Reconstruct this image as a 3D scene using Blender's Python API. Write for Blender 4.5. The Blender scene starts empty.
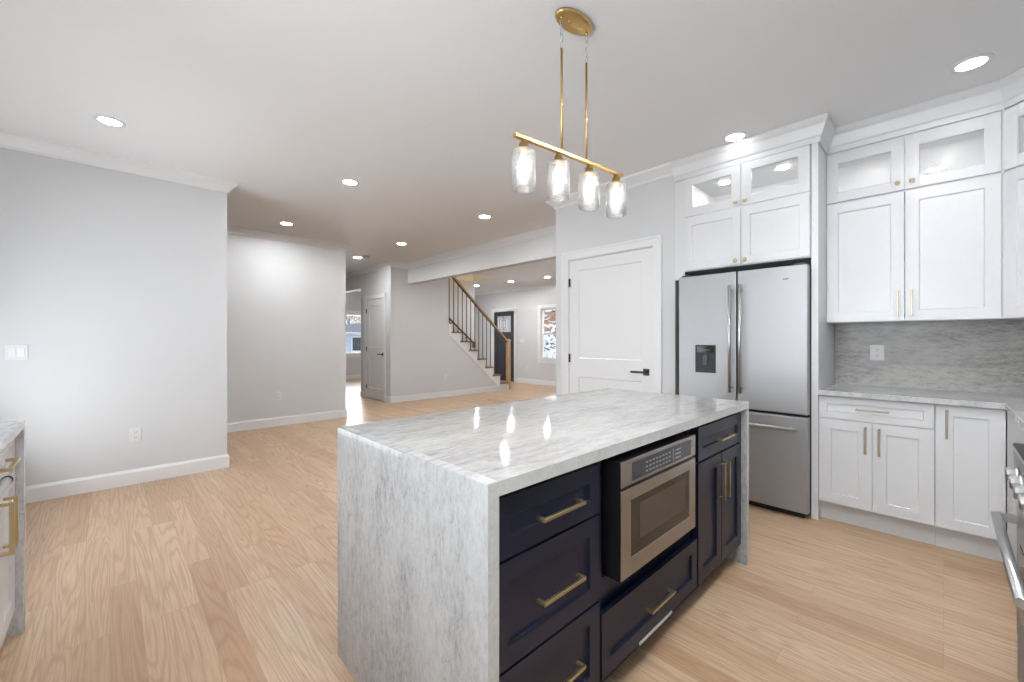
import bpy, bmesh, math, random
from mathutils import Vector, Matrix
random.seed(7)
PI = math.pi
SC = bpy.context.scene
COL = SC.collection

# ---------------------------------------------------------------- camera, world, light, exposure
cam_d = bpy.data.cameras.new('camera')
cam = bpy.data.objects.new('camera', cam_d); COL.objects.link(cam)
cam_d.sensor_width = 36.0
cam_d.lens = 416.74 / 1024 * 36.0
cam_d.shift_y = -(341 - 339.55) / 1024
cam_d.clip_start = 0.02
cam.location = (0, 0, 1.27)
cam.rotation_euler = (PI / 2, 0, 0.80309 - PI / 2)
SC.camera = cam

world = bpy.data.worlds.new('world'); SC.world = world
world.use_nodes = True
_bg = world.node_tree.nodes['Background']
_bg.inputs[0].default_value = (0.80, 0.88, 1.0, 1)
_bg.inputs[1].default_value = 1.1

def sun(name, rot, energy):
    d = bpy.data.lights.new(name, 'SUN'); d.energy = energy; d.angle = 0.1; d.color = (1, .96, .9)
    o = bpy.data.objects.new(name, d); COL.objects.link(o); o.rotation_euler = rot
    return o
sun('sun', (math.radians(52), 0, math.radians(60)), .8)

def window_light(name, loc, rot, w, h, energy, color=(0.88, 0.94, 1.0)):
    d = bpy.data.lights.new(name, 'AREA'); d.shape = 'RECTANGLE'; d.size = w; d.size_y = h
    d.energy = energy; d.color = color
    o = bpy.data.objects.new(name, d); COL.objects.link(o)
    o.location = loc; o.rotation_euler = rot
    return o
# daylight in the panes; wall_rear and wide foyer windows are unseen, added for light
window_light('unseen_patio_daylight', (-0.99, 3.85, 1.12), (0, -PI * .67, 0), 2.0, 1.6, 30)
window_light('unseen_rear_daylight', (-0.99, 0.75, 1.62), (0, -PI * .66, 0), 1.1, 1.8, 50)
window_light('front_daylight', (8.78, 7.41, 1.42), (0, PI / 2, 0), 1.4, .7, 18)
window_light('added_foyer_daylight', (8.78, 5.0, 1.42), (0, PI / 2, 0), 1.4, 1.6, 6)
window_light('parlor_daylight', (5.6, 13.28, 1.42), (-PI / 2, 0, 0), 1.2, 1.4, 80)
DOWNLIGHT = 345.0          # living side;
KITCHEN_LIGHT = 18.0       # dimmed lights over the cabinets
ADDED_AISLE_LIGHT = 560.0        # unseen lights added over the kitchen aisle
# lens emission of the recessed lights
BULB = 13.0

vs = SC.view_settings
vs.view_transform = 'Standard'; vs.look = 'None'; vs.gamma = 1.0
vs.use_curve_mapping = False
vs.exposure = 0.15
SC.cycles.max_bounces = 10
SC.cycles.diffuse_bounces = 6
SC.cycles.glossy_bounces = 4
SC.cycles.transparent_max_bounces = 16
SC.cycles.sample_clamp_indirect = 4.0
SC.cycles.caustics_reflective = False
SC.cycles.caustics_refractive = False
SC.cycles.use_denoising = True

# ---------------------------------------------------------------- materials
def lin(c):
    c = c / 255.0
    return c / 12.92 if c <= 0.04045 else ((c + 0.055) / 1.055) ** 2.4
def rgb(r, g, b): return (lin(r), lin(g), lin(b), 1)

class N:
    """small node helper"""
    def __init__(s, name):
        s.m = bpy.data.materials.new(name); s.m.use_nodes = True
        s.t = s.m.node_tree; s.b = s.t.nodes['Principled BSDF']; s.out = s.t.nodes['Material Output']
    def n(s, typ, **kw):
        o = s.t.nodes.new(typ)
        for k, v in kw.items(): setattr(o, k, v)
        return o
    def l(s, a, b): s.t.links.new(a, b)
    def coord(s, loc=(0, 0, 0), rot=(0, 0, 0), scale=(1, 1, 1)):
        tc = s.n('ShaderNodeTexCoord'); mp = s.n('ShaderNodeMapping')
        mp.inputs['Location'].default_value = loc; mp.inputs['Rotation'].default_value = rot; mp.inputs['Scale'].default_value = scale
        s.l(tc.outputs['Object'], mp.inputs['Vector']); return mp.outputs['Vector']
    def noise(s, vec, scale, detail=4, rough=.5, dist=0):
        o = s.n('ShaderNodeTexNoise'); o.inputs['Scale'].default_value = scale; o.inputs['Detail'].default_value = detail
        o.inputs['Roughness'].default_value = rough; o.inputs['Distortion'].default_value = dist
        s.l(vec, o.inputs['Vector']); return o.outputs['Fac']
    def ramp(s, fac, stops):
        o = s.n('ShaderNodeValToRGB'); e = o.color_ramp.elements
        while len(e) < len(stops): e.new(.5)
        for i, (p, c) in enumerate(stops): e[i].position = p; e[i].color = c
        s.l(fac, o.inputs['Fac']); return o.outputs['Color']
    def math(s, op, a, b=None, c=None):
        o = s.n('ShaderNodeMath', operation=op)
        for i, v in enumerate((a, b, c)):
            if v is None: continue
            if isinstance(v, (int, float)): o.inputs[i].default_value = v
            else: s.l(v, o.inputs[i])
        return o.outputs[0]
    def mix(s, fac, a, b, mode='MIX'):
        o = s.n('ShaderNodeMix', data_type='RGBA', blend_type=mode)
        for i, v in ((0, fac), (6, a), (7, b)):
            if isinstance(v, (int, float)): o.inputs[i].default_value = v
            elif isinstance(v, tuple): o.inputs[i].default_value = v
            else: s.l(v, o.inputs[i])
        return o.outputs[2]
    def bump(s, h, strength=.1, dist=.01):
        o = s.n('ShaderNodeBump'); o.inputs['Strength'].default_value = strength; o.inputs['Distance'].default_value = dist
        s.l(h, o.inputs['Height']); s.l(o.outputs['Normal'], s.b.inputs['Normal'])
    def set(s, color=None, rough=None, metal=None, **kw):
        def put(k, v):
            if isinstance(v, (int, float, tuple)): s.b.inputs[k].default_value = v
            else: s.l(v, s.b.inputs[k])
        if color is not None: put('Base Color', color)
        if rough is not None: put('Roughness', rough)
        if metal is not None: put('Metallic', metal)
        for k, v in kw.items(): put(k, v)
        return s

def paint(name, c, rough=.5, tex=60, amt=.02):
    s = N(name); v = s.coord(); f = s.noise(v, tex, 3)
    lo = tuple(x * (1 - amt) for x in c[:3]) + (1,); hi = tuple(min(1, x * (1 + amt)) for x in c[:3]) + (1,)
    s.set(s.ramp(f, [(.3, lo), (.7, hi)]), rough)
    s.bump(f, .03, .002); return s.m

def metal(name, c, rough, brush=None, amt=.06):
    s = N(name)
    sc = brush or (2, 2, 2)
    f = s.noise(s.coord(scale=sc), 3, 3)
    lo = tuple(x * (1 - amt) for x in c[:3]) + (1,); hi = tuple(min(1, x * (1 + amt)) for x in c[:3]) + (1,)
    s.set(s.ramp(f, [(.3, lo), (.7, hi)]), s.math('MULTIPLY_ADD', f, .08, rough - .04), 1.0)
    return s.m

def brushed(name, c, rough):
    """brushed stainless: fine horizontal grain, part of the light scattered diffusely by the brushing"""
    s = N(name); f = s.noise(s.coord(scale=(2, 2, 400)), 3, 3)
    lo = tuple(x * .96 for x in c) + (1,); hi = tuple(min(1, x * 1.04) for x in c) + (1,)
    s.set(s.ramp(f, [(.3, lo), (.7, hi)]), rough, .75); return s.m

def marble(name, scale, rot=(0, 0, 0), light=(214, 213, 210), mid=(193, 192, 190), dark=(150, 150, 150), rust=.35, rough=.08, seed=(0, 0, 0)):
    """quartzite: short crystalline fibres along the stretched axis, soft cloudy tone, a few thin brown veins"""
    s = N(name)
    v = s.coord(loc=seed, rot=rot, scale=scale)
    big = s.noise(v, 1.2, 4, .55, .4)
    fib = s.noise(v, 9.0, 9, .74, .25)
    fine = s.noise(v, 34.0, 5, .7, .1)
    k = s.math('MULTIPLY_ADD', big, .30, s.math('MULTIPLY_ADD', fib, .48, s.math('MULTIPLY', fine, .22)))
    col = s.ramp(k, [(.37, rgb(*dark)), (.46, rgb(*mid)), (.53, rgb(*light)), (.62, rgb(*[min(255, x + 10) for x in light]))])
    v2 = s.coord(loc=tuple(x + 3.3 for x in seed), rot=rot, scale=tuple(x * .6 for x in scale))
    band = s.math('ABSOLUTE', s.math('SUBTRACT', s.noise(v2, 1.1, 4, .55, .5), .5))
    vein = s.math('SUBTRACT', 1, s.math('MULTIPLY', band, 160))
    vein = s.math('MULTIPLY', s.math('MAXIMUM', vein, 0), s.math('MULTIPLY', s.math('GREATER_THAN', s.noise(v2, 2.3, 2), .55), rust))
    col = s.mix(vein, col, rgb(150, 134, 120))
    s.set(col, rough, **{'Specular IOR Level': .32})
    return s.m

def floor_material():
    s = N('oak_planks')
    v = s.coord(rot=(0, 0, PI / 2))
    br = s.n('ShaderNodeTexBrick'); br.offset = .37; br.offset_frequency = 3; br.squash = 1
    br.inputs['Color1'].default_value = (0, 0, 0, 1); br.inputs['Color2'].default_value = (1, 1, 1, 1); br.inputs['Mortar'].default_value = (.5, .5, .5, 1)
    br.inputs['Scale'].default_value = 1; br.inputs['Mortar Size'].default_value = .0008; br.inputs['Mortar Smooth'].default_value = 0
    br.inputs['Brick Width'].default_value = 1.25; br.inputs['Row Height'].default_value = .105
    s.l(v, br.inputs['Vector'])
    rnd = br.outputs['Color']
    off = s.n('ShaderNodeVectorMath', operation='MULTIPLY'); s.l(rnd, off.inputs[0]); off.inputs[1].default_value = (31, 17, 53)
    add = s.n('ShaderNodeVectorMath', operation='ADD'); s.l(s.coord(), add.inputs[0]); s.l(off.outputs[0], add.inputs[1])
    def stretch(sc):
        m = s.n('ShaderNodeVectorMath', operation='MULTIPLY'); s.l(add.outputs[0], m.inputs[0]); m.inputs[1].default_value = sc
        return m.outputs[0]
    ring = s.noise(stretch((7.5, .42, 1)), 1.0, 2, .45, .25)
    rings = s.math('MULTIPLY_ADD', s.math('SINE', s.math('MULTIPLY', ring, 120)), .5, .5)
    rings = s.math('POWER', rings, 2.6)
    pores = s.noise(stretch((160, 5, 1)), 1.0, 4, .6)
    tone = s.ramp(rnd, [(0, rgb(184, 150, 116)), (.3, rgb(205, 175, 143)), (.6, rgb(213, 186, 155)), (.8, rgb(199, 167, 133)), (1, rgb(208, 180, 152))])
    col = s.mix(s.math('MULTIPLY', rings, .40), tone, rgb(158, 118, 82))
    col = s.mix(s.math('MULTIPLY', s.ramp(pores, [(.40, (1, 1, 1, 1)), (.56, (0, 0, 0, 1))]), .34), col, rgb(160, 128, 100))
    blotch = s.noise(stretch((2.5, .5, 1)), 1.0, 3)
    col = s.mix(s.math('MULTIPLY', blotch, .16), col, rgb(206, 178, 152))
    col = s.mix(s.math('MULTIPLY', br.outputs['Fac'], .45), col, rgb(130, 100, 76))
    s.set(col, s.math('MULTIPLY_ADD', rings, .06, .30))
    s.bump(rings, .05, .002)
    return s.m

def emit(name, c, strength):
    s = N(name)
    s.set((0.9, .9, .9, 1), .5, **{'Emission Color': c, 'Emission Strength': strength})
    f = s.noise(s.coord(), 20, 2)
    s.l(s.math('MULTIPLY_ADD', f, .02 * strength, strength * .99), s.b.inputs['Emission Strength'])
    return s.m

def clear_glass(name, tint=(1, 1, 1, 1), gloss=.08, seeded=0.0, rough=0.02, veil=0.0):
    s = N(name); s.t.nodes.remove(s.b)
    tr = s.n('ShaderNodeBsdfTransparent'); tr.inputs[0].default_value = tint
    gl = s.n('ShaderNodeBsdfGlossy'); gl.inputs['Roughness'].default_value = rough
    lw = s.n('ShaderNodeLayerWeight'); lw.inputs['Blend'].default_value = .25
    f = s.math('MINIMUM', s.math('MULTIPLY_ADD', lw.outputs['Fresnel'], .75, gloss), 1.0)
    nz = s.noise(s.coord(), 90, 2)
    bp = s.n('ShaderNodeBump'); bp.inputs['Strength'].default_value = seeded; bp.inputs['Distance'].default_value = .004
    s.l(nz, bp.inputs['Height']); s.l(bp.outputs[0], gl.inputs['Normal']); s.l(bp.outputs[0], lw.inputs['Normal'])
    mx = s.n('ShaderNodeMixShader'); s.l(f, mx.inputs[0]); s.l(tr.outputs[0], mx.inputs[1]); s.l(gl.outputs[0], mx.inputs[2])
    last = mx
    if veil:
        df = s.n('ShaderNodeBsdfDiffuse'); df.inputs[0].default_value = (.9, .92, .93, 1)
        m2 = s.n('ShaderNodeMixShader'); m2.inputs[0].default_value = veil
        s.l(mx.outputs[0], m2.inputs[1]); s.l(df.outputs[0], m2.inputs[2]); last = m2
    s.l(last.outputs[0], s.out.inputs['Surface'])
    return s.m

M = {}
M['wall'] = paint('wall_paint', (.735, .74, .745, 1), .6, 80, .01)
M['ceiling'] = paint('ceiling_paint', (.93, .93, .93, 1), .7, 80, .008)
M['trim'] = paint('trim_paint', (.89, .89, .89, 1), .35, 80, .008)
M['cabinet'] = paint('white_lacquer', (.80, .80, .805, 1), .28, 30, .006)
M['navy'] = paint('navy_lacquer', (.0055, .0098, .029, 1), .36, 30, .03)
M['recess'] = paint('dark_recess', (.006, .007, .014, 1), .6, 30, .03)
M['brass'] = metal('brushed_brass', (.76, .62, .36), .32, amt=.015)
M['lamp_brass'] = metal('satin_brass', (.66, .46, .20), .33, amt=.015)
M['champagne'] = metal('champagne_bronze', (.50, .43, .33), .36, amt=.02)
M['steel'] = brushed('brushed_steel', (.46, .46, .465), .42)
M['steel_v'] = metal('brushed_steel_fine', (.55, .55, .56), .27, (300, 300, 2))
M['steel_floor_tint'] = metal('floor_tinted_steel', (.66, .62, .57), .30, (2, 2, 400))  # warm tint stands in for the floor reflected in the microwave front
M['chrome'] = metal('polished_steel', (.66, .66, .67), .34, amt=.01)
M['black'] = paint('black_metal', (.010, .010, .012, 1), .35, 40, .05)
M['black_glass'] = paint('black_glass', (.012, .011, .011, 1), .06, 40, .02)
M['smoked'] = paint('smoked_glass', (.035, .028, .022, 1), .10, 40, .02)
M['smoked_light'] = paint('smoked_glass_light', (.085, .068, .052, 1), .12, 40, .02)
M['panel_grey'] = paint('control_panel_grey', (.06, .06, .07, 1), .2, 40, .02)
M['print'] = paint('panel_print', (.45, .46, .48, 1), .4, 40, .02)
M['plastic'] = paint('white_plastic', (.82, .82, .82, 1), .3, 40, .006)
M['detector'] = paint('shade_grey_plastic', (.45, .45, .45, 1), .4, 40, .02)
M['slot'] = paint('slot_dark', (.12, .12, .12, 1), .5, 40, .02)
M['gasket'] = paint('grey_gasket', (.05, .05, .055, 1), .5, 40, .02)
M['front_black'] = paint('black_door_paint', (.006, .007, .012, 1), .55, 40, .03)
M['cream'] = paint('cream_paint', (.78, .66, .42, 1), .6, 40, .01)
M['floor'] = floor_material()
M['marble_top'] = marble('marble_top', (1.1, 4.2, 1), (0, 0, math.radians(-14)), seed=(2, 1, 0), light=(190, 189, 186), mid=(174, 173, 170), dark=(140, 139, 138))
M['marble_end'] = marble('marble_end', (1, 6.0, 2.4), (math.radians(9), 0, 0), light=(196, 196, 195), mid=(181, 181, 181), dark=(148, 148, 149), rust=.5, seed=(0, 4, 2))
M['marble_edge'] = marble('marble_edge', (3, 3, 3), light=(214, 214, 210), mid=(207, 207, 202), dark=(190, 190, 186), rust=.1)
M['splash'] = marble('quartzite_splash', (1, 1.5, 5.0), (math.radians(-8), 0, 0), light=(186, 183, 178), mid=(166, 163, 158), dark=(126, 124, 120), rust=.2, rough=.25, seed=(0, 7, 1))
M['counter'] = marble('quartzite_counter', (3.0, 1.2, 1), (0, 0, .2), light=(206, 206, 206), mid=(186, 186, 186), dark=(150, 150, 150), seed=(5, 2, 0))
M['lens'] = emit('downlight_lens', (.93, .97, 1, 1), DOWNLIGHT)
M['kitchen_lens'] = emit('kitchen_downlight_lens', (.93, .97, 1, 1), KITCHEN_LIGHT)
M['added_aisle_lens'] = emit('added_aisle_downlight_lens', (.93, .97, 1, 1), ADDED_AISLE_LIGHT)  # for the unseen fixtures added over the aisle
M['puck_deep'] = emit('deep_puck_glow', (1, .98, .95, 1), 230)
M['bulb'] = emit('bulb_glow', (1, .93, .82, 1), BULB)
M['puck'] = emit('puck_glow', (1, .98, .95, 1), 120)
M['warm_lamp'] = emit('warm_lamp', (1, .84, .55, 1), 40)
M['pane'] = clear_glass('window_pane', gloss=.03)
M['cab_glass'] = clear_glass('cabinet_glass', gloss=.05, veil=.22)  # diffuse veil whitens the panes in place of the bright room's reflection
M['shade_glass'] = clear_glass('seeded_glass', tint=(.97, .97, .97, 1), gloss=.06, seeded=.9, rough=.06, veil=.09)  # veil puts the bulbs' diffuse glow into the glass as a pale layer

def wood(name, a, b, rough=.35, sc=(30, 30, 2)):
    s = N(name); v = s.coord(scale=sc); f = s.noise(v, 1.5, 4, .6, .6)
    s.set(s.ramp(f, [(.3, rgb(*a)), (.7, rgb(*b))]), rough); return s.m
M['rail_wood'] = wood('oak_rail', (172, 138, 104), (203, 172, 138))
M['tread_wood'] = wood('oak_tread', (120, 92, 66), (160, 128, 98), sc=(2, 30, 30))
M['rail_dark'] = wood('walnut_rail', (80, 58, 42), (112, 86, 64))
M['bark'] = wood('bark', (70, 58, 50), (110, 96, 84), .9, (10, 10, 2))
M['leaf_orange'] = paint('orange_leaves', rgb(208, 172, 138), .7, 6, .25)
M['leaf_pink'] = paint('russet_leaves', rgb(206, 170, 158), .7, 6, .25)
M['leaf_grey'] = paint('grey_shrub', rgb(104, 104, 98), .8, 6, .3)
M['ground'] = paint('pale_ground', rgb(226, 226, 224), .9, 3, .08)
M['siding'] = paint('blue_siding', rgb(196, 206, 222), .6, 10, .05)
M['siding_white'] = paint('white_siding', rgb(232, 236, 240), .6, 10, .03)
M['roof'] = paint('grey_roof', rgb(150, 155, 165), .8, 12, .1)
M['car_paint'] = paint('dark_car_paint', rgb(60, 62, 66), .25, 12, .05)

# ---------------------------------------------------------------- mesh builder
class MB:
    def __init__(s): s.bm = bmesh.new(); s.mi = 0
    def _f(s, vs, smooth=False):
        try: f = s.bm.faces.new(vs)
        except ValueError: return None
        f.material_index = s.mi; f.smooth = smooth; return f
    def box(s, x0, x1, y0, y1, z0, z1):
        x0, x1 = sorted((x0, x1)); y0, y1 = sorted((y0, y1)); z0, z1 = sorted((z0, z1))
        v = [s.bm.verts.new(p) for p in ((x0, y0, z0), (x1, y0, z0), (x1, y1, z0), (x0, y1, z0), (x0, y0, z1), (x1, y0, z1), (x1, y1, z1), (x0, y1, z1))]
        for q in ((0, 3, 2, 1), (4, 5, 6, 7), (0, 1, 5, 4), (1, 2, 6, 5), (2, 3, 7, 6), (3, 0, 4, 7)): s._f([v[i] for i in q])
        return s
    def prism(s, poly, axis, a, b):
        """poly: 2D points in the plane across axis (x: (y,z); y: (x,z); z: (x,y))"""
        def P(p, t): return {'x': (t, p[0], p[1]), 'y': (p[0], t, p[1]), 'z': (p[0], p[1], t)}[axis]
        A = [s.bm.verts.new(P(p, a)) for p in poly]; B = [s.bm.verts.new(P(p, b)) for p in poly]
        s._f(A[::-1]); s._f(B); n = len(poly)
        for i in range(n): s._f([A[i], A[(i + 1) % n], B[(i + 1) % n], B[i]])
        return s
    def tube(s, pts, r, seg=10, caps=True, r2=None):
        pts = [Vector(p) for p in pts]; rings = []
        up0 = None
        for i, p in enumerate(pts):
            t = (pts[min(i + 1, len(pts) - 1)] - pts[max(i - 1, 0)]).normalized()
            ref = Vector((0, 0, 1)) if abs(t.z) < .95 else Vector((1, 0, 0))
            if up0 is not None and abs(up0.dot(t)) < .95: ref = up0
            a = t.cross(ref).normalized(); b = t.cross(a).normalized(); up0 = ref
            rr = r if r2 is None else r + (r2 - r) * i / (len(pts) - 1)
            rings.append([s.bm.verts.new(p + (a * math.cos(2 * PI * k / seg) + b * math.sin(2 * PI * k / seg)) * rr) for k in range(seg)])
        for i in range(len(rings) - 1):
            for k in range(seg): s._f([rings[i][k], rings[i][(k + 1) % seg], rings[i + 1][(k + 1) % seg], rings[i + 1][k]], True)
        if caps: s._f(rings[0]); s._f(rings[-1][::-1])
        return s
    def lathe(s, prof, c=(0, 0, 0), seg=32, axis='z', sx=1, sy=1):
        rings = []
        def P(r, h, a):
            u, v = r * math.cos(a) * sx, r * math.sin(a) * sy
            return {'z': (c[0] + u, c[1] + v, c[2] + h), 'y': (c[0] + u, c[1] + h, c[2] + v), 'x': (c[0] + h, c[1] + u, c[2] + v)}[axis]
        for r, h in prof:
            rings.append([s.bm.verts.new(P(max(r, 1e-5), h, 2 * PI * k / seg)) for k in range(seg)])
        for i in range(len(rings) - 1):
            for k in range(seg): s._f([rings[i][k], rings[i][(k + 1) % seg], rings[i + 1][(k + 1) % seg], rings[i + 1][k]], True)
        return s
    def sweep(s, path, prof, closed_prof=True):
        """plan path [(x,y)], profile [(out,z)] offset to the RIGHT of travel, mitred corners"""
        path = [Vector(p) for p in path]; rings = []
        for i, p in enumerate(path):
            d0 = (p - path[i - 1]).normalized() if i else None
            d1 = (path[i + 1] - p).normalized() if i < len(path) - 1 else None
            if d0 is None: d0 = d1
            if d1 is None: d1 = d0
            n0 = Vector((d0.y, -d0.x)); n1 = Vector((d1.y, -d1.x))
            m = (n0 + n1); m = m / max(m.dot(n0), .2)
            rings.append([s.bm.verts.new((p.x + m.x * o, p.y + m.y * o, z)) for o, z in prof])
        n = len(prof)
        for i in range(len(rings) - 1):
            for k in range(n): s._f([rings[i][k], rings[i][(k + 1) % n], rings[i + 1][(k + 1) % n], rings[i + 1][k]])
        s._f(rings[0][::-1]); s._f(rings[-1]); return s
    def build(s, name, mat, parent=None, bevel=0, seg=2):
        bmesh.ops.recalc_face_normals(s.bm, faces=s.bm.faces)
        me = bpy.data.meshes.new(name); s.bm.to_mesh(me); s.bm.free()
        for m in (mat if isinstance(mat, (list, tuple)) else [mat]): me.materials.append(M[m])
        o = bpy.data.objects.new(name, me); COL.objects.link(o)
        if parent: o.parent = parent
        if bevel:
            b = o.modifiers.new('bevel', 'BEVEL'); b.width = bevel; b.segments = seg; b.limit_method = 'ANGLE'; b.angle_limit = math.radians(40)
        return o

def box(name, mat, b, parent=None, bevel=0): return MB().box(*b).build(name, mat, parent, bevel)
def thing(name, label, cat, loc=(0, 0, 0), rz=0, group=None):
    o = bpy.data.objects.new(name, None); COL.objects.link(o); o.empty_display_size = .1
    o.location = loc; o.rotation_euler = (0, 0, rz)
    o['label'] = label; o['category'] = cat
    if group: o['group'] = group
    return o
def tag(o, label, cat, group=None):
    o['label'] = label; o['category'] = cat
    if group: o['group'] = group
    return o
def struct(o): o['kind'] = 'structure'; return o
def copy_tree(o, parent=None):
    c = o.copy(); COL.objects.link(c); c.parent = parent
    for ch in list(o.children): copy_tree(ch, c)
    return c

# ---------------------------------------------------------------- the setting
CZ = 2.82
def cut_wall(name, axis, t0, t1, u0, u1, z0, z1, holes=(), mat='wall'):
    """wall slab across axis x or y, with rectangular holes (ua,ub,za,zb)"""
    us = sorted({u0, u1, *[h[0] for h in holes], *[h[1] for h in holes]})
    mb = MB()
    for a, b in zip(us, us[1:]):
        zs = [z0]; segs = []
        hs = sorted([h for h in holes if h[0] <= a + 1e-6 and h[1] >= b - 1e-6], key=lambda h: h[2])
        z = z0
        for h in hs:
            if h[2] > z: segs.append((z, h[2]))
            z = h[3]
        if z < z1: segs.append((z, z1))
        for c, d in segs:
            if axis == 'x': mb.box(t0, t1, a, b, c, d)
            else: mb.box(a, b, t0, t1, c, d)
    return struct(mb.build(name, mat))

struct(box('floor', 'floor', (-1.1, 8.85, -1.05, 13.35, -.05, 0)))
# ceiling with the stairwell opening
OX0, OX1, OY0, OY1 = 4.2, 7.0, 7.80, 8.75
mb = MB()
mb.box(-1.1, 8.85, -1.05, OY0, CZ, CZ + .25).box(-1.1, 8.85, OY1, 13.35, CZ, CZ + .25)
mb.box(-1.1, OX0, OY0, OY1, CZ, CZ + .25).box(OX1, 8.85, OY0, OY1, CZ, CZ + .25)
struct(mb.build('ceiling', 'ceiling'))
mb = MB()
mb.box(OX1, OX1 + .1, OY0 - .1, OY1 + .1, CZ + .25, 4.6).box(OX0 - .1, OX0, OY0 - .1, OY1 + .1, CZ + .25, 4.6)
mb.box(OX0, OX1, OY1, OY1 + .1, CZ + .25, 4.6).box(OX0, OX1, OY0 - .1, OY0, CZ + .25, 4.6)
mb.box(OX0 - .1, OX1 + .1, OY0 - .1, OY1 + .1, 4.6, 4.7)
struct(mb.build('wall_stairwell', 'cream'))

struct(box('wall_left', 'wall', (-1.1, .84, 4.95, 6.8, 0, CZ)))
struct(MB().box(-1.1, 2.78, 6.8, 6.95, 0, CZ).box(2.63, 2.78, 6.95, 10.4, 0, CZ).build('wall_back', 'wall'))
struct(box('wall_hall', 'wall', (2.63, 4.04, 10.4, 10.55, 0, CZ)))
cut_wall('wall_closet', 'x', 4.04, 4.16, 7.68, 13.2, 0, CZ, [(7.948, 8.782, 0, 2.142), (9.05, 10.4, 0, 2.41)])
# stair wall: full height, then the sloping part below the stringer
mb = MB(); mb.prism([(4.16, 0), (7.25, 0), (7.25, .02), (5.45, 1.36), (5.45, CZ), (4.16, CZ)], 'y', 7.68, 7.80)
struct(mb.build('wall_stair', 'wall'))
struct(box('wall_stair_far', 'wall', (4.16, 7.05, 8.75, 8.87, 0, CZ)))
struct(box('wall_header', 'wall', (4.42, 4.57, 3.02, 7.68, 2.42, CZ)))
cut_wall('wall_pantry', 'x', 3.6, 3.72, 1.65, 3.02, 0, CZ, [(1.848, 2.842, 0, 2.137)])
struct(MB().box(3.72, 8.7, 2.90, 3.02, 0, CZ).box(3.72, 4.34, 1.65, 1.77, 0, CZ).build('wall_foyer', 'wall'))
struct(box('wall_kitchen', 'wall', (4.22, 4.34, -.88, 1.65, 0, CZ)))
struct(box('wall_right', 'wall', (-1.1, 4.34, -1.0, -.88, 0, CZ)))
cut_wall('wall_rear', 'x', -1.07, -.95, -.88, 4.95, 0, CZ, [(3.05, 4.65, .08, 2.15), (-.15, 1.65, 1.07, 2.2)])
cut_wall('wall_front', 'x', 8.7, 8.82, 2.9, 13.2, 0, CZ, [(6.95, 7.85, .72, 2.13), (4.15, 5.85, .72, 2.13), (8.908, 9.842, 0, 2.142)])
cut_wall('wall_parlor', 'y', 13.2, 13.32, 2.5, 8.82, 0, CZ, [(5.0, 6.2, .80, 2.10)])

CROWN = [(0, CZ - .095), (.012, CZ - .095), (.016, CZ - .075), (.055, CZ - .035), (.075, CZ - .018), (.08, CZ), (0, CZ)]
BASE = [(0, 0), (.016, 0), (.016, .108), (.010, .122), (.006, .13), (0, .13)]
def crown(n, path): return struct(MB().sweep(path, CROWN).build('trim_%d' % n, 'trim'))
def base(side, path): return struct(MB().sweep(path, BASE).build('baseboard_%s' % side, 'trim'))
crown(1, [(-.95, 4.95), (.84, 4.95), (.84, 6.8), (2.78, 6.8), (2.78, 10.4)])
crown(2, [(4.04, 10.4), (4.04, 7.68), (4.42, 7.68), (4.42, 3.02), (3.6, 3.02), (3.6, 1.65)])
crown(3, [(8.7, 13.2), (8.7, 3.02)])
base('left', [(-.95, 4.95), (.84, 4.95), (.84, 6.8)])
base('back', [(.856, 6.8), (2.78, 6.8), (2.78, 10.4)])
base('closet', [(4.04, 9.05), (4.04, 8.86)])
base('stair', [(4.04, 7.87), (4.04, 7.68), (7.29, 7.68)])
base('pantry', [(3.62, 3.02), (3.6, 3.02), (3.6, 2.92)])
base('front', [(8.7, 8.83), (8.7, 3.02)])
base('foyer', [(8.7, 13.2), (8.7, 9.92)])
base('parlor', [(4.16, 13.2), (8.7, 13.2)])

# ---------------------------------------------------------------- doors (setting)
def panel_slab(mb, x0, x1, z0, z1, y, t, panels, rec=.010):
    """slab front at y, thickness t to +y, recessed rectangular panels (xa,xb,za,zb)"""
    xs = sorted({x0, x1, *[p[0] for p in panels], *[p[1] for p in panels]})
    zs = sorted({z0, z1, *[p[2] for p in panels], *[p[3] for p in panels]})
    for a, b in zip(xs, xs[1:]):
        for c, d in zip(zs, zs[1:]):
            inside = any(p[0] <= a + 1e-6 and p[1] >= b - 1e-6 and p[2] <= c + 1e-6 and p[3] >= d - 1e-6 for p in panels)
            if not inside: continue
            # panel field with a small sloped edge
            e = .0015 if rec > .0095 and t < .03 else .008
            v = [mb.bm.verts.new(q) for q in ((a, y, c), (b, y, c), (b, y, d), (a, y, d), (a + e, y + rec, c + e), (b - e, y + rec, c + e), (b - e, y + rec, d - e), (a + e, y + rec, d - e))]
            for q in ((0, 1, 5, 4), (1, 2, 6, 5), (2, 3, 7, 6), (3, 0, 4, 7), (4, 5, 6, 7)): mb._f([v[i] for i in q])
    # front face cells
    for a, b in zip(xs, xs[1:]):
        for c, d in zip(zs, zs[1:]):
            if any(p[0] <= a + 1e-6 and p[1] >= b - 1e-6 and p[2] <= c + 1e-6 and p[3] >= d - 1e-6 for p in panels): continue
            v = [mb.bm.verts.new(q) for q in ((a, y, c), (b, y, c), (b, y, d), (a, y, d))]; mb._f(v)
    # sides and back
    v = [mb.bm.verts.new(q) for q in ((x0, y, z0), (x1, y, z0), (x1, y, z1), (x0, y, z1), (x0, y + t, z0), (x1, y + t, z0), (x1, y + t, z1), (x0, y + t, z1))]
    for q in ((0, 1, 5, 4), (1, 2, 6, 5), (2, 3, 7, 6), (3, 0, 4, 7), (4, 7, 6, 5)): mb._f([v[i] for i in q])
    bmesh.ops.remove_doubles(mb.bm, verts=mb.bm.verts, dist=1e-5)
    return mb

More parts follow.
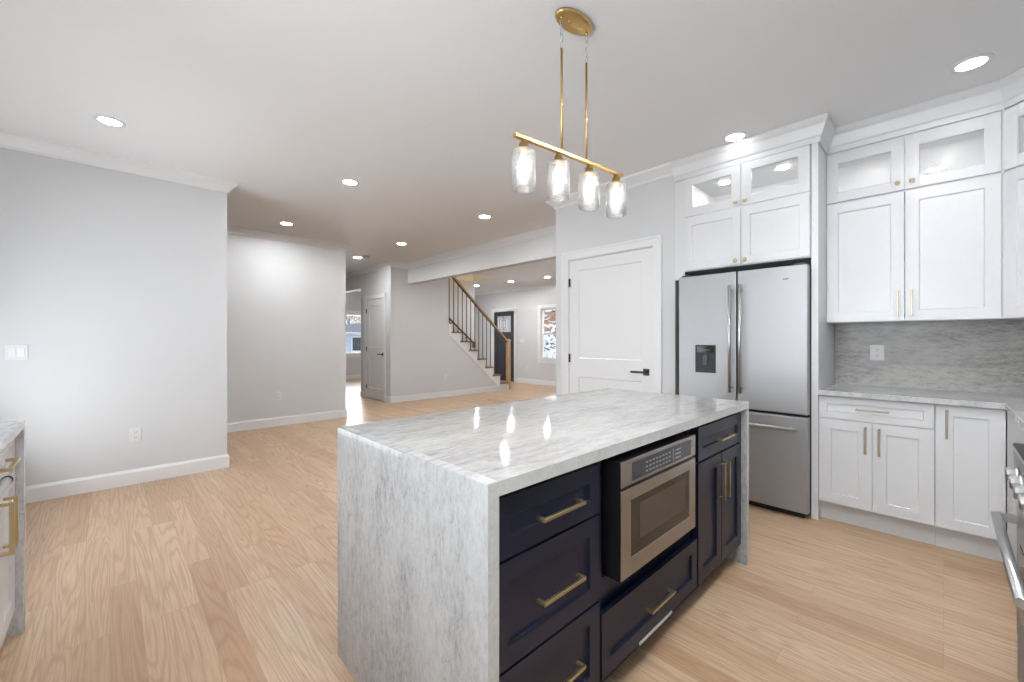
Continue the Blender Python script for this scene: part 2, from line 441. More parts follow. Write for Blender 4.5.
def door(n, loc, rz, w, h, mat, panels, hinge_left=True, cas=.09, handle=True, wall_t=.12):
    """local: width along x centred, front faces -y at the wall face y=0"""
    r = bpy.data.objects.new('door_%d' % n, None); COL.objects.link(r); r.location = loc; r.rotation_euler = (0, 0, rz)
    struct(r)
    hw = w / 2
    panel_slab(MB(), -hw + .002, hw - .002, .008, h - .004, .005, .04, panels).build('door_slab', mat, r)
    mb = MB()
    for s in (-1, 1): mb.box(s * hw, s * (hw + .0115), -.001, wall_t - .001, 0, h + .0115)
    mb.box(-hw, hw, -.001, wall_t - .001, h, h + .0115)
    mb.box(-hw, hw, .056, .075, h - .012, h)
    mb.build('jamb', 'trim', r)
    mb = MB()
    k = cas
    for s in (-1, 1): mb.box(s * (hw + .006), s * (hw + k), -.018, -.0015, 0, h + k)
    mb.box(-hw - .006, hw + .006, -.018, -.0015, h + .006, h + k)
    # outer back band
    for s in (-1, 1): mb.box(s * (hw + k - .018), s * (hw + k), -.026, -.018, 0, h + k - .018)
    mb.box(-hw - k, hw + k, -.026, -.018, h + k - .018, h + k)
    mb.build('casing', 'trim', r, .002)
    sg = -1 if hinge_left else 1
    for z in (.25, 1.07, h - .24):
        MB().box(sg * (hw - .012), sg * (hw + .004), -.010, .006, z - .045, z + .045).build('hinge', 'black', r, .002)
    if handle:
        hx = -sg * (hw - .07)
        mb = MB().box(hx - .032, hx + .032, .004, .012, .965 - .032, .965 + .032)
        mb.tube([(hx, .006, .965), (hx, -.04, .965)], .010, 12)
        mb.box(hx + sg * .135, hx - sg * .014, -.052, -.036, .965 - .010, .965 + .010)
        mb.build('door_handle', 'black', r, .002)
        MB().box(-sg * (hw - .003), -sg * (hw + .001), .002, .012, .965 - .03, .965 + .03).build('strike_plate', 'chrome', r)
    return r
door(1, (3.6, 2.345, 0), -PI / 2, .97, 2.125, 'trim', [(-.365, .365, 1.07, 2.01), (-.365, .365, .23, .875)])
door(2, (4.04, 8.365, 0), -PI / 2, .81, 2.13, 'trim', [(-.285, .285, 1.10, 2.0), (-.285, .285, .23, .90)])
fd = door(3, (8.7, 9.375, 0), -PI / 2, .91, 2.13, 'front_black', [(-.33, -.03, .22, 1.35), (.03, .33, .22, 1.35), (-.305, .305, 1.5, 1.99)], hinge_left=False, handle=True)
mb = MB(); mb.box(-.30, .30, .0035, .0065, 1.505, 1.985); mb.build('door_glass', 'siding_white', fd)
mb = MB()
for a, b, c, d in ((-.28, .28, 1.53, 1.96), (-.20, .20, 1.58, 1.91), (-.09, .09, 1.62, 1.87)):
    mb.box(a, a + .012, -.003, .0035, c, d).box(b - .012, b, -.003, .0035, c, d).box(a, b, -.003, .0035, c, c + .012).box(a, b, -.003, .0035, d - .012, d)
mb.box(-.006, .006, -.003, .0035, 1.505, 1.985).build('leading', 'panel_grey', fd)

# ---------------------------------------------------------------- windows (setting)
def window(n, loc, rz, w, z0, z1, double=True, cas=.105, depth=.12, panes=1):
    r = bpy.data.objects.new('window_%d' % n, None); COL.objects.link(r); r.location = loc; r.rotation_euler = (0, 0, rz); struct(r)
    hw = w / 2
    mb = MB()
    if cas:
        for s in (-1, 1): mb.box(s * hw, s * (hw + cas), -.018, 0, z0 - cas, z1 + cas)
        mb.box(-hw, hw, -.018, 0, z1, z1 + cas).box(-hw, hw, -.018, 0, z0 - cas, z0)
        mb.box(-hw - cas, hw + cas, -.035, 0, z0 - .005, z0 + .012)
        mb.build('window_casing', 'trim', r, .002)
    f = .045; mb = MB()
    for s in (-1, 1): mb.box(s * (hw - f), s * hw, .02, .09, z0, z1)
    mb.box(-hw + f, hw - f, .02, .09, z0, z0 + f).box(-hw + f, hw - f, .02, .09, z1 - f, z1)
    zm = (z0 + z1) / 2
    if double: mb.box(-hw + f, hw - f, .02, .07, zm - .022, zm + .022)
    for i in range(1, panes): x = -hw + w * i / panes; mb.box(x - .03, x + .03, .02, .09, z0 + f, z1 - f)
    mb.build('window_frame', 'plastic', r, .002)
    MB().box(-hw + f, hw - f, .05, .056, z0 + f, z1 - f).build('window_glass', 'pane', r)
    return r
window(1, (8.7, 7.40, 0), -PI / 2, .90, .72, 2.13)
window(2, (5.6, 13.2, 0), 0, 1.2, .80, 2.10)
window(3, (-.95, .75, 0), PI / 2, 1.8, 1.07, 2.2, False, panes=2)  # unseen window added behind the camera as a daylight source
window(5, (8.7, 5.0, 0), -PI / 2, 1.7, .72, 2.13, panes=2)  # unseen window added to bring light into the foyer
window(4, (-.95, 3.85, 0), PI / 2, 1.6, .08, 2.15, False, panes=2)  # unseen glazed door added behind the camera for daylight

# ---------------------------------------------------------------- cabinet kit (local: x right, front faces -y at y=0, z up)
T = .02                                   # door thickness
def shaker(name, x0, x1, z0, z1, mat, parent, rail=.062, y=0.0, rec=.011):
    return panel_slab(MB(), x0, x1, z0, z1, y - T, T - .001, [(x0 + rail, x1 - rail, z0 + rail, z1 - rail)], rec).build(name, mat, parent, .0012, 1)
def glass_door(name, x0, x1, z0, z1, parent, rail=.068, top=.068):
    mb = MB()
    mb.box(x0, x0 + rail, -T, -.001, z0, z1).box(x1 - rail, x1, -T, -.001, z0, z1)
    mb.box(x0 + rail, x1 - rail, -T, -.001, z0, z0 + rail).box(x0 + rail, x1 - rail, -T, -.001, z1 - top, z1)
    d = mb.build(name, 'cabinet', parent, .0012, 1)
    MB().box(x0 + rail, x1 - rail, -.010, -.006, z0 + rail, z1 - top).build('glass_pane', 'cab_glass', d)
    return d
def pull(x0, x1, z, parent, mat='brass', y=-T, vertical=False, s=.0055, proj=.032, name='pull'):
    """square bar pull; vertical: x0 is x and (x1,z) are its z range"""
    mb = MB()
    if vertical:
        x, za, zb = x0, x1, z
        mb.box(x - s, x + s, y - proj, y - proj + 2 * s, za, zb)
        mb.box(x - s, x + s, y - proj + 2 * s, y, za, za + 2 * s).box(x - s, x + s, y - proj + 2 * s, y, zb - 2 * s, zb)
    else:
        mb.box(x0, x1, y - proj, y - proj + 2 * s, z - s, z + s)
        mb.box(x0, x0 + 2 * s, y - proj + 2 * s, y, z - s, z + s).box(x1 - 2 * s, x1, y - proj + 2 * s, y, z - s, z + s)
    return mb.build(name, mat, parent, .001, 1)
def knob(x, z, parent, mat='brass'):
    return MB().lathe([(0, 0), (.006, 0), (.005, -.012), (.013, -.018), (.0145, -.024), (.012, -.029), (0, -.030)], (x, -T, z), 16, 'y').build('knob', mat, parent)
def carcass(parent, x0, x1, d, z0, z1, mat, open_front=True, name='carcass', th=.018, shelf=None):
    mb = MB()
    mb.box(x0, x0 + th, 0, d, z0, z1).box(x1 - th, x1, 0, d, z0, z1)
    mb.box(x0 + th, x1 - th, 0, d, z0, z0 + th).box(x0 + th, x1 - th, 0, d, z1 - th, z1)
    mb.box(x0 + th, x1 - th, d - th, d, z0 + th, z1 - th)
    for zz in (shelf or []): mb.box(x0 + th, x1 - th, .002, d - th, zz - th / 2, zz + th / 2)
    return mb.build(name, mat, parent)

# ---------------------------------------------------------------- island
IX0, IX1, IY0, IY1, IZ = .660, 2.61, .768, 1.695, .917
FY = .796 + T                              # cabinet box front (doors stand T proud of it)
w = thing('island_worktop', 'pale grey marble island top with waterfall ends down to the floor', 'worktop', (IX0, IY0, 0))
L, D = IX1 - IX0, IY1 - IY0
st = .037
def edge_faces(o):                        # polished saw-cut edge on the narrow front and back faces
    o.data.materials.append(M['marble_edge'])
    for f in o.data.polygons:
        if abs(f.normal.y) > .9: f.material_index = 1
edge_faces(MB().box(st, L - st, 0, D, IZ - st, IZ).build('top_slab', 'marble_top', w))
mb = MB(); mb.prism([(0, 0), (st, 0), (st, IZ - st), (st, IZ), (0, IZ)], 'y', 0, D); edge_faces(mb.build('waterfall_panel', 'marble_end', w))
mb = MB(); mb.prism([(L - st, 0), (L, 0), (L, IZ), (L - st, IZ), (L - st, IZ - st)], 'y', 0, D); edge_faces(mb.build('waterfall_panel', 'marble_end', w))

def island_cab(name, label, x0, x1):
    t = thing(name, label, 'cabinet', ((x0 + x1) / 2, FY, 0))
    return t, x0 - (x0 + x1) / 2, x1 - (x0 + x1) / 2
c, a, b = island_cab('drawer_cabinet', 'navy three-drawer island cabinet beside the near waterfall end', .697, 1.18)
MB().box(a, b, 0, .86, .115, .862).build('carcass', 'navy', c)
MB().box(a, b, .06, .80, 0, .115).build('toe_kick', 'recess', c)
for z0, z1, zp in ((.695, .858, .768), (.405, .687, .535), (.122, .397, .262)):
    d = shaker('drawer', a + .004, b - .006, z0, z1, 'navy', c, .055)
    pull(-.075, .118, zp, d)
c, a, b = island_cab('microwave_cabinet', 'navy island cabinet holding the microwave above one wide drawer', 1.183, 1.968)
mb = MB(); mb.box(a, a + .05, .012, .86, .115, .862).box(b - .05, b, .012, .86, .115, .862)
mb.box(a + .05, b - .05, .012, .86, .115, .44).box(a + .05, b - .05, .80, .86, .44, .862)
mb.build('carcass', 'navy', c)
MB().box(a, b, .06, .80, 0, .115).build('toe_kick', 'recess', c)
d = shaker('drawer', a + .004, b - .006, .124, .345, 'navy', c, .055)
pull(-.095, .10, .232, d)
o = MB().box(-.145, .125, -T - .005, -T, .120, .132).build('edge_strip', 'plastic', d, .002); o['label'] = 'white strip'
c, a, b = island_cab('door_cabinet', 'navy island cabinet with one drawer over two doors by the far waterfall end', 1.972, 2.570)
MB().box(a, b, 0, .86, .115, .862).build('carcass', 'navy', c)
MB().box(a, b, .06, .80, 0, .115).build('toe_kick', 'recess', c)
d = shaker('drawer', a + .006, b - .004, .697, .856, 'navy', c, .055)
pull(-.075, .105, .768, d)
for s in (-1, 1):
    d = shaker('door', a + .006 if s < 0 else .003, -.003 if s < 0 else b - .004, .118, .688, 'navy', c, .062)
    pull(s * .033, .46, .645, d, vertical=True)
# microwave drawer
mw = thing('microwave_oven', 'built-in stainless microwave oven with black window in the navy island', 'microwave', (1.548, .757, 0))
h = .302
MB().box(-h, h, .0065, .70, .445, .852).build('body', 'black', mw)
mb = MB()
mb.box(-h, -h + .062, 0, .006, .448, .752).box(h - .062, h, 0, .006, .448, .752)
mb.box(-h + .062, h - .062, 0, .006, .448, .51).box(-h + .062, h - .062, 0, .006, .71, .752)
dr = mb.build('front_door', 'steel_floor_tint', mw, .002)
MB().box(-h + .062, h - .062, .0015, .0045, .51, .71).build('window', 'smoked', dr)
mb = MB()
mb.box(-h + .125, h - .10, .0008, .0015, .555, .685)
mb.build('inner_window', 'smoked_light', dr)
cp = MB().box(-h, h, 0, .006, .764, .852).build('control_panel', 'steel_floor_tint', mw, .002)
sc_ = MB().box(-h + .07, h - .05, -.002, .0, .776, .840).build('display', 'panel_grey', cp)
mb = MB()
for i in range(8):
    for j in range(3):
        mb.box(-.14 + i * .026, -.126 + i * .026, -.003, -.002, .788 + j * .016, .792 + j * .016)
mb.box(.08, .082, -.003, -.002, .782, .834)
for j in range(3): mb.box(.10, .10 + .05, -.003, -.002, .788 + j * .016, .792 + j * .016)
mb.build('buttons', 'print', sc_)

# ---------------------------------------------------------------- fridge (faces -x)
FX = 3.5
fr = thing('refrigerator', 'tall stainless french-door refrigerator with water dispenser and bottom freezer', 'refrigerator', (FX, 1.116, 0), -PI / 2)
h = .459
MB().box(-h + .004, h - .004, .075, .69, .035, 1.785).build('body', 'gasket', fr, .004)
MB().box(-h + .03, h - .03, .05, .60, 0, .035).build('base_grille', 'black', fr)
for s in (-1, 1):
    x0, x1 = (-h, -.0035) if s < 0 else (.0035, h)
    dd = MB().box(x0, x1, 0, .068, .738, 1.80).build('door', 'steel', fr, .008, 3)
    xx = s * .036
    mb = MB().tube([(xx, -.052, .86), (xx, -.052, 1.69)], .0115, 14)
    for z in (.90, 1.65): mb.tube([(xx, -.052, z), (xx, .002, z)], .009, 10)
    mb.build('handle', 'chrome', dd)
    MB().box(s * (h - .09), s * (h - .02), .02, .10, 1.80, 1.815).build('hinge_cover', 'gasket', dd, .003)
    if s < 0:
        di = MB().box(-.317, -.155, -.004, .0, 1.0, 1.226).build('dispenser', 'black', dd, .003)
        MB().box(-.300, -.172, -.006, -.004, 1.165, 1.215).build('control_strip', 'black_glass', di)
        mb = MB()
        for i in range(5): mb.box(-.275 + i * .016, -.268 + i * .016, -.007, -.006, 1.183, 1.187)
        mb.build('icons', 'print', di)
        MB().box(-.255, -.215, -.012, -.004, 1.06, 1.15).build('paddle', 'panel_grey', di, .003)
        MB().box(-.300, -.172, -.010, -.004, 1.01, 1.02).build('drip_tray', 'panel_grey', di, .002)
    else:
        MB().box(h - .15, h - .115, -.001, 0, 1.703, 1.709).build('badge', 'panel_grey', dd)
fz = MB().box(-h, h, 0, .068, .045, .722).build('freezer_drawer', 'steel', fr, .008, 3)
mb = MB().tube([(-.40, -.052, .638), (.40, -.052, .638)], .0115, 14)
for x in (-.36, .36): mb.tube([(x, -.052, .638), (x, .002, .638)], .009, 10)
mb.build('handle', 'chrome', fz)

# ---------------------------------------------------------------- white wall cabinets
CABCROWN = [(0, 2.655), (.010, 2.655), (.014, 2.69), (.022, 2.70), (.045, 2.765), (.058, 2.785), (.062, CZ - .002), (0, CZ - .002)]
def cab_crown(parent, path_local):
    return MB().sweep(path_local, CABCROWN).build('crown_moulding', 'cabinet', parent)

# tall panel between fridge and counter
tp = box('tall_end_panel', 'cabinet', (3.58, 4.215, .612, .652, 0, 2.655))
tag(tp, 'tall white panel standing between the refrigerator and the counter', 'panel')
# cabinet over the fridge
uf = thing('upper_cabinet', 'white cabinet above the refrigerator with two glass and two solid doors', 'cabinet', (3.59, 1.108, 0), -PI / 2)
a, b = -.451, .451
carcass(uf, a, b, .62, 1.855, 2.655, 'cabinet', shelf=[2.315])
MB().box(a - .085, a, -.004, .01, 1.79, 2.655).build('filler', 'cabinet', uf)
for x in (-.22, .22): MB().lathe([(0, -.004), (.036, -.004), (.038, 0), (0, 0)], (x, .26, 2.6365), 20).build('puck_light', 'puck_deep', uf)
for s in (-1, 1):
    x0, x1 = (a + .003, -.002) if s < 0 else (.002, b - .003)
    d = shaker('door', x0, x1, 1.862, 2.305, 'cabinet', uf); knob(s * .034, 1.895, d)
    d = glass_door('glass_door', x0, x1, 2.325, 2.652, uf, .070, .062); knob(s * .036, 2.352, d)
# crown wraps the near (right) end: path in local coords, outward to the right of travel => travel -x .. so front is at -y
cab_crown(uf, [(b + .047, .26), (b + .047, -.01), (a - .09, -.01)][::-1])
# main uppers
um = thing('upper_cabinet', 'white upper cabinet over the counter with two tall doors below two glass doors', 'cabinet', (3.88, .183, 0), -PI / 2)
a, b = -.429, .427
carcass(um, a, b, .335, 1.395, 2.655, 'cabinet', shelf=[2.28, 1.85])
for x in (-.21, .21): MB().lathe([(0, -.004), (.028, -.004), (.030, 0), (0, 0)], (x, .05, 2.6365), 20).build('puck_light', 'puck', um)
for s in (-1, 1):
    x0, x1 = (a + .003, -.002) if s < 0 else (.002, b - .003)
    d = shaker('door', x0, x1, 1.40, 2.268, 'cabinet', um, .068); pull(s * .034, 1.43, 1.60, d, 'champagne', vertical=True)
    d = glass_door('glass_door', x0, x1, 2.283, 2.64, um, .068, .075); knob(s * .036, 2.33, d)
cab_crown(um, [(a, -.004), (b + .02, -.004)])
MB().box(b, b + .011, -.014, .0, 1.395, 2.655).build('filler', 'cabinet', um)
# diagonal corner cabinet
uc = thing('corner_upper_cabinet', 'white diagonal upper cabinet in the right corner, cut by the photo edge', 'cabinet', (3.88, -.256, 0), math.radians(-135))
def corner_local(p):
    v = Matrix.Rotation(math.radians(135), 2) @ (Vector(p) - Vector((3.88, -.256)))
    return (v.x, v.y)
MB().prism([corner_local(p) for p in ((3.88, -.258), (3.578, -.560), (3.578, -.872), (4.212, -.872), (4.212, -.258))], 'z', 1.395, 2.655).build('carcass', 'cabinet', uc)
d = shaker('door', .006, .418, 1.40, 2.268, 'cabinet', uc, .068); pull(.385, 1.43, 1.60, d, 'champagne', vertical=True)
d = glass_door('glass_door', .012, .418, 2.283, 2.64, uc, .068, .075); knob(.385, 2.33, d)
MB().box(.06, .37, -.003, -.0005, 2.34, 2.57).build('glass_backing', 'plastic', uc)
cab_crown(uc, [(-.03, -.004), (.46, -.004)])

# ---------------------------------------------------------------- white base cabinets and counters
BX = 3.61
def toe(parent, a, b, d=.55, rec=.055): return MB().box(a, b, rec, d, 0, .135).build('toe_kick', 'cabinet', parent)
bc = thing('base_cabinet', 'white base cabinet with one drawer over two doors beside the refrigerator', 'cabinet', (BX, .325, 0), -PI / 2)
a, b = -.287, .287
MB().box(a, b, 0, .60, .135, .88).build('carcass', 'cabinet', bc)
toe(bc, a, b)
d = shaker('drawer', a + .003, b - .003, .728, .876, 'cabinet', bc, .045); pull(-.083, .083, .803, d, 'champagne')
for s in (-1, 1):
    x0, x1 = (a + .003, -.002) if s < 0 else (.002, b - .003)
    d = shaker('door', x0, x1, .142, .722, 'cabinet', bc, .068); pull(s * .034, .515, .69, d, 'champagne', vertical=True)
bc = thing('base_cabinet', 'white single-door base cabinet in the corner left of the range', 'cabinet', (BX, -.103, 0), -PI / 2)
a, b = -.139, .139
MB().box(a, b, 0, .60, .135, .88).build('carcass', 'cabinet', bc)
toe(bc, a, b + .02)
d = shaker('door', a + .014, b - .003, .142, .876, 'cabinet', bc, .062); pull(a + .048, .68, .85, d, 'champagne', vertical=True)
# right run, faces +y
br = thing('base_cabinet', 'white drawer base cabinet between the corner and the range, seen edge-on', 'cabinet', (2.925, -.262, 0), PI)
a, b = -.665, .655
MB().box(a, b, 0, .60, .135, .88).build('carcass', 'cabinet', br)
toe(br, a, b)
MB().box(a + .04, 0, -T, -.001, .142, .876).build('blind_panel', 'cabinet', br, .0012, 1)
d = shaker('drawer', .004, b - .003, .728, .876, 'cabinet', br, .045); pull(.14, .36, .825, d, 'champagne')
for x0, x1, xp in ((.004, .328, .29), (.332, b - .003, b - .04)):
    d = shaker('door', x0, x1, .142, .722, 'cabinet', br, .062)
    if xp > .4: pull(xp, .515, .69, d, 'champagne', vertical=True)
# L-shaped counter
ct = MB().prism([(3.56, .610), (4.205, .610), (4.205, -.868), (2.258, -.868), (2.258, -.235), (3.56, -.235)], 'z', .882, .917).build('countertop', 'counter', None, .003)
tag(ct, 'pale grey stone countertop running round the right corner below the backsplash', 'countertop')
bs = box('backsplash', 'splash', (4.205, 4.219, -.868, .610, .917, 1.395))
tag(bs, 'grey streaked stone backsplash below the white upper cabinets', 'backsplash')

# ---------------------------------------------------------------- range (faces +y)
rg = thing('range', 'stainless range cut off at the right edge of the photo', 'range', (1.868, -.20, 0), PI)
h = .378
MB().box(-h, h, .0, .66, .10, .895).build('body', 'steel_v', rg, .003)
MB().box(-h + .02, h - .02, .05, .60, 0, .10).build('base_panel', 'black', rg)
ck = MB().box(-h, h, -.036, .66, .895, .912).build('cooktop', 'black_glass', rg, .003)
for i, (x, y) in enumerate(((-.2, .16), (.2, .16), (-.2, .46), (.2, .46))):
    mb = MB()
    mb.lathe([(.05, .0), (.05, .012), (.03, .016), (.0, .016)], (x, y, .912), 20)
    mb.build('burner', 'black', ck)
mb = MB()
for x in (-.34, -.2, -.06, .06, .2, .34): mb.box(x - .006, x + .006, .03, .60, .932, .944)
for y in (.03, .31, .59): mb.box(-.346, .346, y, y + .012, .932, .944)
for x in (-.34, -.06, .06, .34):
    for y in (.03, .59): mb.box(x - .006, x + .006, y, y + .012, .912, .932)
mb.build('grate', 'black', rg)
mb = MB(); mb.prism([(-.002, .79), (-.030, .80), (-.034, .895), (-.002, .895)], 'x', -h, h); cpn = mb.build('control_panel', 'steel', rg, .002)
for i in range(5):
    x = -.215 + i * .115
    MB().lathe([(0, -.062), (.019, -.062), (.021, -.059), (.022, -.045), (.026, -.042), (.026, -.034), (0, -.032)], (x, 0, .838), 20, 'y').build('knob', 'chrome', cpn)
od = MB().box(-h + .003, h - .003, -.026, -.002, .27, .782).build('oven_door', 'steel', rg, .003)
MB().box(-.27, .27, -.028, -.026, .36, .60).build('oven_window', 'black_glass', od)
mb = MB().tube([(-.352, -.074, .660), (.352, -.074, .660)], .0125, 16)
for x in (-.345, .345): mb.box(x - .011, x + .011, -.074, -.024, .648, .672)
mb.build('handle', 'chrome', od)
MB().box(-h + .003, h - .003, -.024, -.002, .11, .262).build('bottom_drawer', 'steel', rg, .003)

# ---------------------------------------------------------------- left run (faces +x)
LX = -.292 - T
lw_ = thing('side_worktop', 'pale grey stone worktop with waterfall end at the left photo edge', 'worktop', (-.94, 1.4, 0))
MB().box(.005, .673, 0, 1.405, .882, .917).build('top_slab', 'counter', lw_, .002)
MB().box(.005, .673, 1.365, 1.405, .522, .882).box(.005, .673, 1.365, 1.405, 0, .520).build('waterfall_panel', 'counter', lw_)
lc = thing('base_cabinet', 'white base cabinet with gold pulls at the left edge of the photo', 'cabinet', (LX, 2.44, 0), PI / 2)
a, b = -.322, .322
MB().box(a, b, 0, .58, .11, .88).build('carcass', 'cabinet', lc)
MB().box(a, b, .06, .56, 0, .11).build('toe_kick', 'cabinet', lc)
d = shaker('drawer', a + .003, b - .003, .728, .876, 'cabinet', lc, .045); pull(-.10, .10, .80, d, s=.006, proj=.038)
for s in (-1, 1):
    x0, x1 = (a + .003, -.002) if s < 0 else (.002, b - .003)
    d = shaker('door', x0, x1, .117, .722, 'cabinet', lc, .062); pull(s * .045, .475, .668, d, vertical=True, s=.006, proj=.038)
dw = thing('dishwasher', 'dishwasher with stainless bar handle at the left photo edge', 'dishwasher', (LX, 1.81, 0), PI / 2)
MB().box(-.298, .298, 0, .57, .10, .875).build('body', 'gasket', dw)
MB().box(-.29, .29, .05, .5, 0, .10).build('toe_kick', 'black', dw)
dd = MB().box(-.297, .297, -.022, -.001, .12, .872).build('door', 'cabinet', dw, .003)
mb = MB().tube([(-.27, -.075, .82), (.265, -.075, .82)], .012, 14)
for x in (-.25, .245): mb.tube([(x, -.075, .82), (x, -.02, .79)], .009, 10)
hd = mb.build('handle', 'chrome', dd)
MB().tube([(.265, -.075, .82), (.277, -.075, .82)], .0135, 14).build('end_cap', 'black', hd)

# ---------------------------------------------------------------- pendant
pd = thing('pendant_light', 'brass linear pendant with four clear glass shades over the island', 'pendant lamp', (1.622, 1.245, 0), math.radians(-6.2))
mb = MB().lathe([(0, 0), (.05, 0), (.06, .004), (.063, .012), (.06, .022), (0, .022)], (0, 0, CZ - .0225), 40, 'z', 1.85, .95)
cn = mb.build('canopy', 'lamp_brass', pd)
for x in (-.035, .035): MB().lathe([(0, -.006), (.005, -.006), (.006, 0)], (x, 0, CZ - .0225), 12).build('screw', 'lamp_brass', cn)
BZ = 2.153
MB().box(-.37, .37, -.011, .011, BZ - .008, BZ + .008).build('bar', 'lamp_brass', pd, .002)
for x in (-.086, .086):
    MB().tube([(x, 0, BZ + .006), (x, 0, 2.645)], .006, 12).build('rod', 'lamp_brass', pd)
    mb = MB(); z = 2.64
    for k in range(4):
        pts = []
        for q in range(17):
            t = 2 * PI * q / 16; u, v = .0085 * math.cos(t), .021 * math.sin(t)
            pts.append((x + (u if k % 2 else 0), 0 if k % 2 else u, z + .021 + v))
        mb.tube(pts, .0018, 6, False); z += .036
    mb.build('chain', 'chrome' if x < 0 else 'chrome', pd)
    MB().tube([(x, 0, 2.785), (x, 0, CZ - .02)], .007, 10).build('hook', 'lamp_brass', cn)
for x in (-.318, -.106, .106, .318):
    sk = MB().lathe([(0, 0), (.013, 0), (.013, -.012), (.021, -.016), (.022, -.040), (.034, -.046), (.034, -.052), (0, -.052)], (x, 0, BZ - .008), 24).build('socket', 'lamp_brass', pd)
    zt = BZ - .056
    mb = MB(); mb.lathe([(.020, 0), (.049, -.001), (.053, -.006), (.053, -.164), (.051, -.168), (.0495, -.164), (.0495, -.008), (.048, -.004), (.020, -.003)], (x, 0, zt), 40)
    mb.build('glass_shade', 'shade_glass', sk)
    MB().lathe([(.010, 0), (.012, -.012), (.019, -.035), (.0235, -.060), (.021, -.082), (.011, -.098), (0, -.102)], (x, 0, zt - .012), 20).build('bulb', 'bulb', sk)

# ---------------------------------------------------------------- recessed lights
def downlight(x, y, label, lens='lens'):
    t = thing('recessed_light', label, 'ceiling light', (x, y, CZ), 0, 'recessed ceiling lights')
    MB().lathe([(.062, -.002), (.064, -.006), (.084, -.004), (.086, 0), (.062, 0)], (0, 0, 0), 32).build('trim_ring', 'plastic', t)
    MB().lathe([(0, -.003), (.062, -.003), (.062, -.001), (0, -.001)], (0, 0, 0), 32).build('lens', lens, t)
    return t
first = {}
for x, y, lab in ((.0, 4.11, 'round recessed ceiling light nearest the left wall'),
                  (1.70, 4.06, 'recessed ceiling light in mid ceiling, left of the pendant lamp'),
                  (1.70, 6.10, 'recessed ceiling light close to the grey back wall with the outlet'),
                  (3.39, 6.09, 'recessed ceiling light in front of the stair wall'),
                  (3.40, 4.02, 'recessed ceiling light beside the header, nearest the pantry wall corner'),
                  (3.44, 1.108, 'recessed ceiling light above the refrigerator'),
                  (.95, -.10, 'unseen recessed light added above the aisle before the range'),  # three aisle fixtures from here are unseen, added to brighten the kitchen
                  (2.35, .05, 'unseen recessed light added above the aisle between refrigerator and range'),
                  (.10, .60, 'unseen recessed light added above the aisle by the rear window'),
                  (3.48, -.107, 'recessed ceiling light nearest the right corner cabinets'),
                  (3.36, 7.68, 'recessed ceiling light next to the smoke detector by the hall'),
                  (5.60, 6.00, 'unseen recessed foyer light added behind the header, nearer the stairs'),  # two foyer fixtures added out of view to light the stair wall
                  (5.60, 4.40, 'unseen recessed foyer light added behind the pantry wall'),
                  (7.58, 9.32, 'leftmost recessed foyer light beside the stairwell opening'),
                  (7.70, 8.02, 'middle of the three recessed foyer lights before the front door'),
                  (7.80, 6.82, 'rightmost recessed foyer light, nearest the front window')):
    lens = 'added_aisle_lens' if 'above the aisle' in lab and x > .5 else 'kitchen_lens' if (y < 1.5 and x > 3) or y == 4.11 else 'lens'
    if lens not in first: first[lens] = downlight(x, y, lab, lens)
    else:
        t = copy_tree(first[lens]); t.location = (x, y, CZ); t['label'] = lab
sd = thing('smoke_detector', 'small round smoke detector on the ceiling beside the hall light', 'smoke detector', (3.43, 7.46, CZ))
MB().lathe([(0, -.034), (.045, -.034), (.058, -.026), (.064, -.010), (.066, 0), (0, 0)], (0, 0, 0), 32).build('housing', 'detector', sd)
MB().lathe([(0, -.037), (.010, -.037), (.012, -.034)], (.02, 0, 0), 12).build('test_button', 'slot', sd)

# ---------------------------------------------------------------- switches and outlets (local: face -y)
def outlet(label, loc, rz, w=.078, hh=.122, name='wall_outlet'):
    t = thing(name, label, 'outlet', loc, rz, 'wall outlets')
    MB().box(-w / 2, w / 2, -.006, 0, -hh / 2, hh / 2).build('cover_plate', 'plastic', t, .003)
    for z in (-.022, .022):
        r = MB().box(-.017, .017, -.009, -.006, z - .015, z + .015).build('socket', 'plastic', t, .004)
        mb = MB()
        mb.box(-.008, -.0055, -.0097, -.009, z - .005, z + .006).box(.0055, .008, -.0097, -.009, z - .005, z + .006)
        mb.lathe([(0, -.0007), (.0025, -.0007), (.0025, 0)], (0, -.009, z - .010), 8, 'y')
        mb.build('slots', 'slot', r)
    return t
outlet('white outlet low on the left wall above the baseboard', (.163, 4.95, .432), 0)
outlet('white outlet on the recessed grey back wall', (1.785, 6.8, .443), 0)
outlet('white outlet on the stone backsplash', (4.205, .352, 1.17), -PI / 2, .085, .12)
outlet('faint white outlet low on the wall under the stairs', (5.35, 7.68, .44), 0)
outlet('white outlet below the switch on the front foyer wall', (8.7, 8.367, .46), -PI / 2)
def switch(label, loc, rz, gangs):
    w = .07 + .046 * (gangs - 1)
    t = thing('light_switch', label, 'light switch', loc, rz)
    MB().box(-w / 2, w / 2, -.006, 0, -.06, .06).build('cover_plate', 'plastic', t, .003)
    for i in range(gangs):
        x = (i - (gangs - 1) / 2) * .046
        MB().box(x - .017, x + .017, -.010, -.006, -.034, .034).build('rocker', 'trim', t, .003)
    return t
switch('double white rocker switch on the left wall', (-.515, 4.95, 1.172), 0, 2)
switch('wide white rocker switch between front door and window', (8.7, 8.58, 1.24), -PI / 2, 4)

